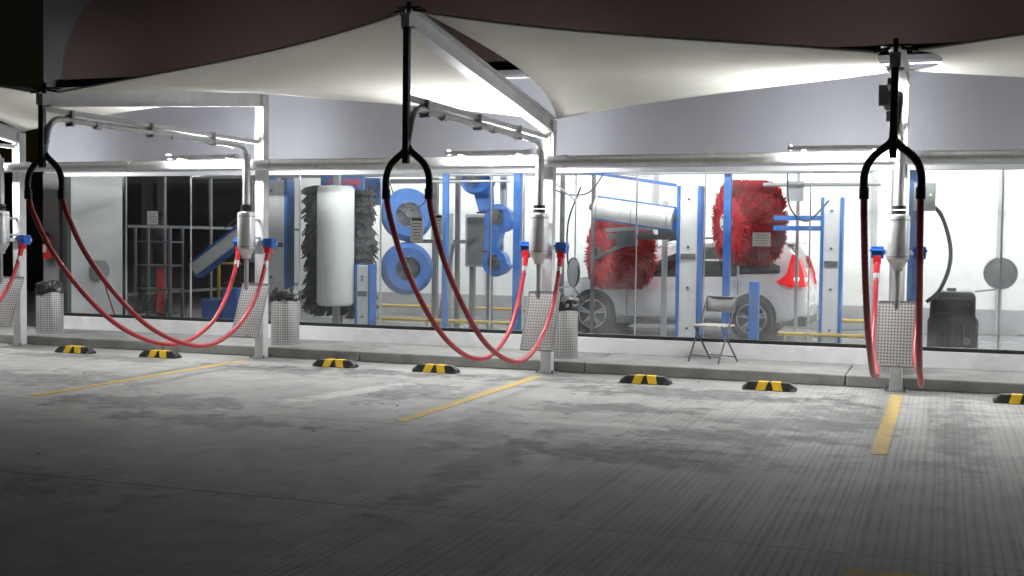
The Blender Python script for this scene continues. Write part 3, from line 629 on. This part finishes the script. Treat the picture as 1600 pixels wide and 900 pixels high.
# rack near the exit
q=group('equipment_rack',(-12.6,16.9,.6)); L=[]
for zz in(.25,.65,1.05,1.45): L.append(boxg(-12.94,-12.2,16.9,17.2,zz,zz+.03))
for xx in(-12.94,-12.24): L.append(boxg(xx,xx+.04,16.85,16.9,.012,1.7)); L.append(boxg(xx,xx+.04,17.2,17.24,.012,1.7))
add('frame',J(*L),greyp,q)
add('jugs',J(*[latheg((-12.85+.16*k,17.05,z_),[(.06,0),(.065,.02),(.065,.17),(.03,.22),(.03,.25)],14) for k,z_ in((0,.28),(1,.28),(3,.28),(0,.68),(2,.68))]),blk,q,smooth=True)
add('blue_crates',J(boxg(-11.9,-11.55,17.3,17.6,.012,.5),boxg(-11.5,-11.2,17.3,17.6,.012,.7)),blue2,q,bev=.02)
q=group('pump_unit',(-11.8,18.6,.6))
add('block',J(boxg(-12.2,-11.4,18.4,18.9,.012,.75),boxg(-12.1,-11.7,18.45,18.8,.75,1.5)),dsteel,q,bev=.03)
add('motor',J(cylg((-11.6,18.4,.95),(-11.6,18.9,.95),.17,n=20),cylg((-11.9,18.4,1.7),(-11.3,18.4,1.7),.1,n=16)),blk,q,smooth=True)
q=group('safety_post',(-11.95,17.9,0)); add('post',J(cylg((-11.95,17.9,.012),(-11.95,17.9,1.2),.03,n=12),cylg((-12.2,17.9,1.1),(-11.5,17.9,1.1),.02,n=8)),yrail,q,smooth=True)
q=group('exit_gate_frame',(-12.9,19,1.3))
add('bars',J(*[boxg(-12.9,-12.86,y_,y_+.06,.012,3.0) for y_ in(17.6,19.0,20.4,21.8)],*[boxg(-12.91,-12.87,16.62,22.3,z_,z_+.05) for z_ in(.55,1.7)]),greyp,q)
q=group('hose_reel',(-12.9,15.9,1.0))
add('reel',cylg((-12.94,15.9,1.0),(-12.80,15.9,1.0),.16,n=20),lgrey,q,smooth=True)
add('hose',tubeg(catmull([(-12.8,15.9,.9),(-12.7,15.9,.6),(-12.6,16.0,.2),(-12.4,16.1,.03)],8),.012,8),exred,q,smooth=True)
q=group('street_lamp',(-21.5,25.2,0)); 
add('pole',cylg((-21.5,25.2,0),(-21.5,25.2,4.5),.06,n=10),greyp,q); add('head',boxg(-21.7,-21.2,25.1,25.3,4.5,4.58),greyp,q)

# ---------------------------------------------------------------- car (nose to -X)
C=group('parked_car',(-4.1,20.3,0)); CYc=20.3; x0=-6.40
def rx(x_): return x_ if x_<3.7 else 3.7+(x_-3.7)*.80
ST=[(0,.62,.38,.62,.64),(.06,.74,.28,.76,.79),(.25,.84,.22,.86,.90),(.7,.89,.22,.93,.98),(1.15,.905,.22,.95,1.04),(1.45,.91,.22,.96,1.24),
    (1.75,.91,.22,.965,1.43),(2.05,.91,.22,.97,1.55),(2.5,.91,.22,.98,1.61),(3.0,.91,.22,.99,1.62),(3.5,.905,.22,1.01,1.61),(3.9,.90,.22,1.03,1.59),
    (4.15,.88,.22,1.05,1.55),(4.32,.86,.25,1.05,1.32),(4.43,.84,.28,1.03,1.08),(4.50,.81,.32,.82,.86),(4.53,.75,.38,.60,.62)]
ST=[(rx(s[0]),)+s[1:] for s in ST]
def sect(s):
    xx,w,zb,be,rf=s; hgt=rf-be; k=min(1,hgt/.45)
    ws=w*(1-.17*k); wr=w*(1-.25*k)
    return [(w*.9,zb),(w,zb+.12 if be>.7 else zb+.05),(w*1.0,(zb+be)/2),(w*.985,be-.05),(w*.95,be),(ws,be+hgt*.86),(wr*.92,rf-.01*k),(wr*.5,rf+.01*k),(0,rf+.018*k)]
V=[];F=[]; m_=17
for s in ST:
    sc=sect(s); ring=[(-a_,b2) for a_,b2 in sc]+[(a_,b2) for a_,b2 in reversed(sc[:-1])]
    for yy,zz in ring: V.append((x0+s[0],CYc+yy,zz))
for i in range(len(ST)-1):
    for j in range(m_-1): F.append((i*m_+j,i*m_+j+1,(i+1)*m_+j+1,(i+1)*m_+j))
    F.append((i*m_+m_-1,i*m_,(i+1)*m_,(i+1)*m_+m_-1))
F.append(tuple(range(m_))); F.append(tuple(range(len(ST)*m_-1,(len(ST)-1)*m_-1,-1)))
ob=add('body',(V,F),carw,C,smooth=True)
sb=ob.modifiers.new('s','SUBSURF'); sb.levels=2; sb.render_levels=2
def itp(x_):
    for a_,b2 in zip(ST,ST[1:]):
        if a_[0]<=x_<=b2[0]:
            s=(x_-a_[0])/(b2[0]-a_[0]); return tuple(p_*(1-s)+q_*s for p_,q_ in zip(a_,b2))
def win(xa,xb,lo,hi,side,hi2=None,name='side_window'):
    V=[];F=[];n=8
    for k in range(n+1):
        x_=xa+(xb-xa)*k/n; s=itp(x_); sc=sect(s); (w0,z0),(w1,z1)=sc[4],sc[5]
        H=hi+((hi2 if hi2 is not None else hi)-hi)*k/n
        for f_ in(lo,H):
            V.append((x0+x_,CYc+side*((w0+(w1-w0)*f_)+.008),z0+(z1-z0)*f_))
    for k in range(n): F.append((2*k,2*k+2,2*k+3,2*k+1))
    ob=add(name,(V,F),carg,C,smooth=True); m=ob.modifiers.new('s','SOLIDIFY'); m.thickness=.012; m.offset=0
for sd in(-1,1):
    win(1.52,2.42,.04,.35,sd,.92); win(2.46,3.24,.04,.92,sd); win(3.28,3.92,.10,.88,sd,.35)
def band(xa,xb,name):
    V=[];F=[];n=6
    for k in range(n+1):
        x_=xa+(xb-xa)*k/n; s=itp(x_); sc=sect(s)
        for w_,z_ in((-sc[6][0],sc[6][1]),(-sc[7][0],sc[7][1]),(0,sc[8][1]),(sc[7][0],sc[7][1]),(sc[6][0],sc[6][1])): V.append((x0+x_,CYc+w_*.97,z_+.012))
    for k in range(n):
        for j in range(4): F.append((k*5+j,k*5+j+1,k*5+5+j+1,k*5+5+j))
    add(name,(V,F),carg,C,smooth=True)
band(1.22,1.98,'windscreen'); band(rx(4.18),rx(4.40),'rear_window')
for sd in(-1,1):
    add('roof_rail',tubeg(catmull([(x0+1.95,CYc+sd*.62,1.53),(x0+2.2,CYc+sd*.66,1.61),(x0+3.0,CYc+sd*.66,1.645),(x0+3.6,CYc+sd*.65,1.62),(x0+3.85,CYc+sd*.62,1.575)],6),.014,8),dsteel,C,smooth=True)
add('spoiler',boxg(x0+rx(4.05),x0+rx(4.3),CYc-.64,CYc+.64,1.55,1.58),carw,C,bev=.012)
add('cladding',J(boxg(x0+1.25,x0+3.05,CYc-.915,CYc+.915,.20,.30),boxg(x0+3.93,x0+rx(4.52),CYc-.84,CYc+.84,.24,.40),boxg(x0+.02,x0+.4,CYc-.78,CYc+.78,.22,.36)),greyp,C,bev=.02)
add('door_lines',J(boxg(x0+2.44,x0+2.448,CYc-.918,CYc-.90,.34,.96),boxg(x0+3.26,x0+3.268,CYc-.916,CYc-.90,.72,.97),boxg(x0+1.42,x0+1.428,CYc-.918,CYc-.90,.34,.93)),greyp,C)
add('door_handles',J(boxg(x0+2.22,x0+2.38,CYc-.93,CYc-.91,.84,.865),boxg(x0+3.06,x0+3.2,CYc-.93,CYc-.91,.86,.885)),carw,C,bev=.005)
add('mirror',boxg(x0+1.55,x0+1.75,CYc-1.06,CYc-.9,1.0,1.12),carw,C,bev=.03)
for sd in(-1,1):
    pts=[(4.20,1.40),(4.34,1.32),(4.46,1.05),(4.49,.88),(4.18,.86),(3.92,.95),(4.12,1.08)]
    out=[]
    for X_,Z_ in pts: out.append((x0+rx(X_),CYc+sd*(.91-.15*max(0,(Z_-.95)/.4)),Z_))
    inn=[(a_+.03,CYc+sd*.62,c_) for a_,b2,c_ in out]; n=len(out)
    add('tail_lamp',(out+inn,[tuple(range(n)),tuple(range(2*n-1,n-1,-1))]+[(i_,(i_+1)%n,n+(i_+1)%n,n+i_) for i_ in range(n)]),tail,C)
    add('tail_bulb',J(cylg((x0+rx(4.42),CYc+sd*.80,.99),(x0+rx(4.51),CYc+sd*.80,.99),.035,n=12),cylg((x0+rx(4.32),CYc+sd*.80,1.0),(x0+rx(4.32),CYc+sd*.935,1.0),.04,n=12)),tailhot,C)
add('rear_bumper_trim',boxg(x0+rx(4.46),x0+rx(4.55),CYc-.7,CYc+.7,.50,.58),carw,C,bev=.02)
for wx in(.84,3.50):
    for sd in(-1,1):
        yo=CYc+sd*.915; yi=CYc+sd*.66
        add('wheel_arch',cylg((x0+wx,yo+sd*.004,.37),(x0+wx,yi,.37),.39,n=36),blk,C,smooth=True)
        add('tyre',cylg((x0+wx,yo+sd*.02,.345),(x0+wx,yi,.345),.335,n=40),tire,C,smooth=True,bev=.02)
        add('rim',cylg((x0+wx,yo+sd*.024,.345),(x0+wx,yo+sd*.01,.345),.235,n=36),dsteel,C,smooth=True)
        sp=[cylg((x0+wx,yo+sd*.045,.345),(x0+wx,yo+sd*.02,.345),.05,n=16)]
        for k in range(5):
            t_=2*math.pi*k/5+.3
            for dd in(-.14,.14):
                sp.append(beamg((x0+wx+.04*math.cos(t_),yo+sd*.034,.345+.04*math.sin(t_)),(x0+wx+.232*math.cos(t_+dd),yo+sd*.03,.345+.232*math.sin(t_+dd)),.034,.03))
        ring=[]
        for k in range(33):
            t_=2*math.pi*k/32; ring.append((x0+wx+.235*math.cos(t_),yo+sd*.03,.345+.235*math.sin(t_)))
        sp.append(tubeg(ring,.014,6))
        add('spokes',J(*sp),alloy,C)

# ---------------------------------------------------------------- world, moon, camera
w=bpy.data.worlds.new('World'); scene.world=w; w.use_nodes=True
t=w.node_tree; bg=t.nodes['Background']; sk=t.nodes.new('ShaderNodeTexSky'); sk.sky_type='NISHITA'; sk.sun_disc=False
sk.sun_elevation=R(1.0); sk.sun_rotation=R(20); t.links.new(sk.outputs[0],bg.inputs[0]); bg.inputs[1].default_value=.003
sn=bpy.data.lights.new('Sun','SUN'); sn.energy=.02; sn.angle=R(.5); sn.color=(.8,.88,1)
so=bpy.data.objects.new('Sun',sn); so.rotation_euler=(R(50),0,R(20)); COL.objects.link(so)
cd=bpy.data.cameras.new('Camera'); cd.sensor_width=36; cd.lens=41.94; cd.clip_end=1000; cd.clip_start=.05
co=bpy.data.objects.new('Camera',cd); COL.objects.link(co); scene.camera=co
rot=Matrix.Rotation(R(19.9),4,'Z')@Matrix.Rotation(R(90-2.396),4,'X')@Matrix.Rotation(.0117,4,'Z')
co.matrix_world=Matrix.Translation((0,0,1.6))@rot
scene.view_settings.view_transform='Standard'; scene.view_settings.look='None'; scene.view_settings.exposure=0
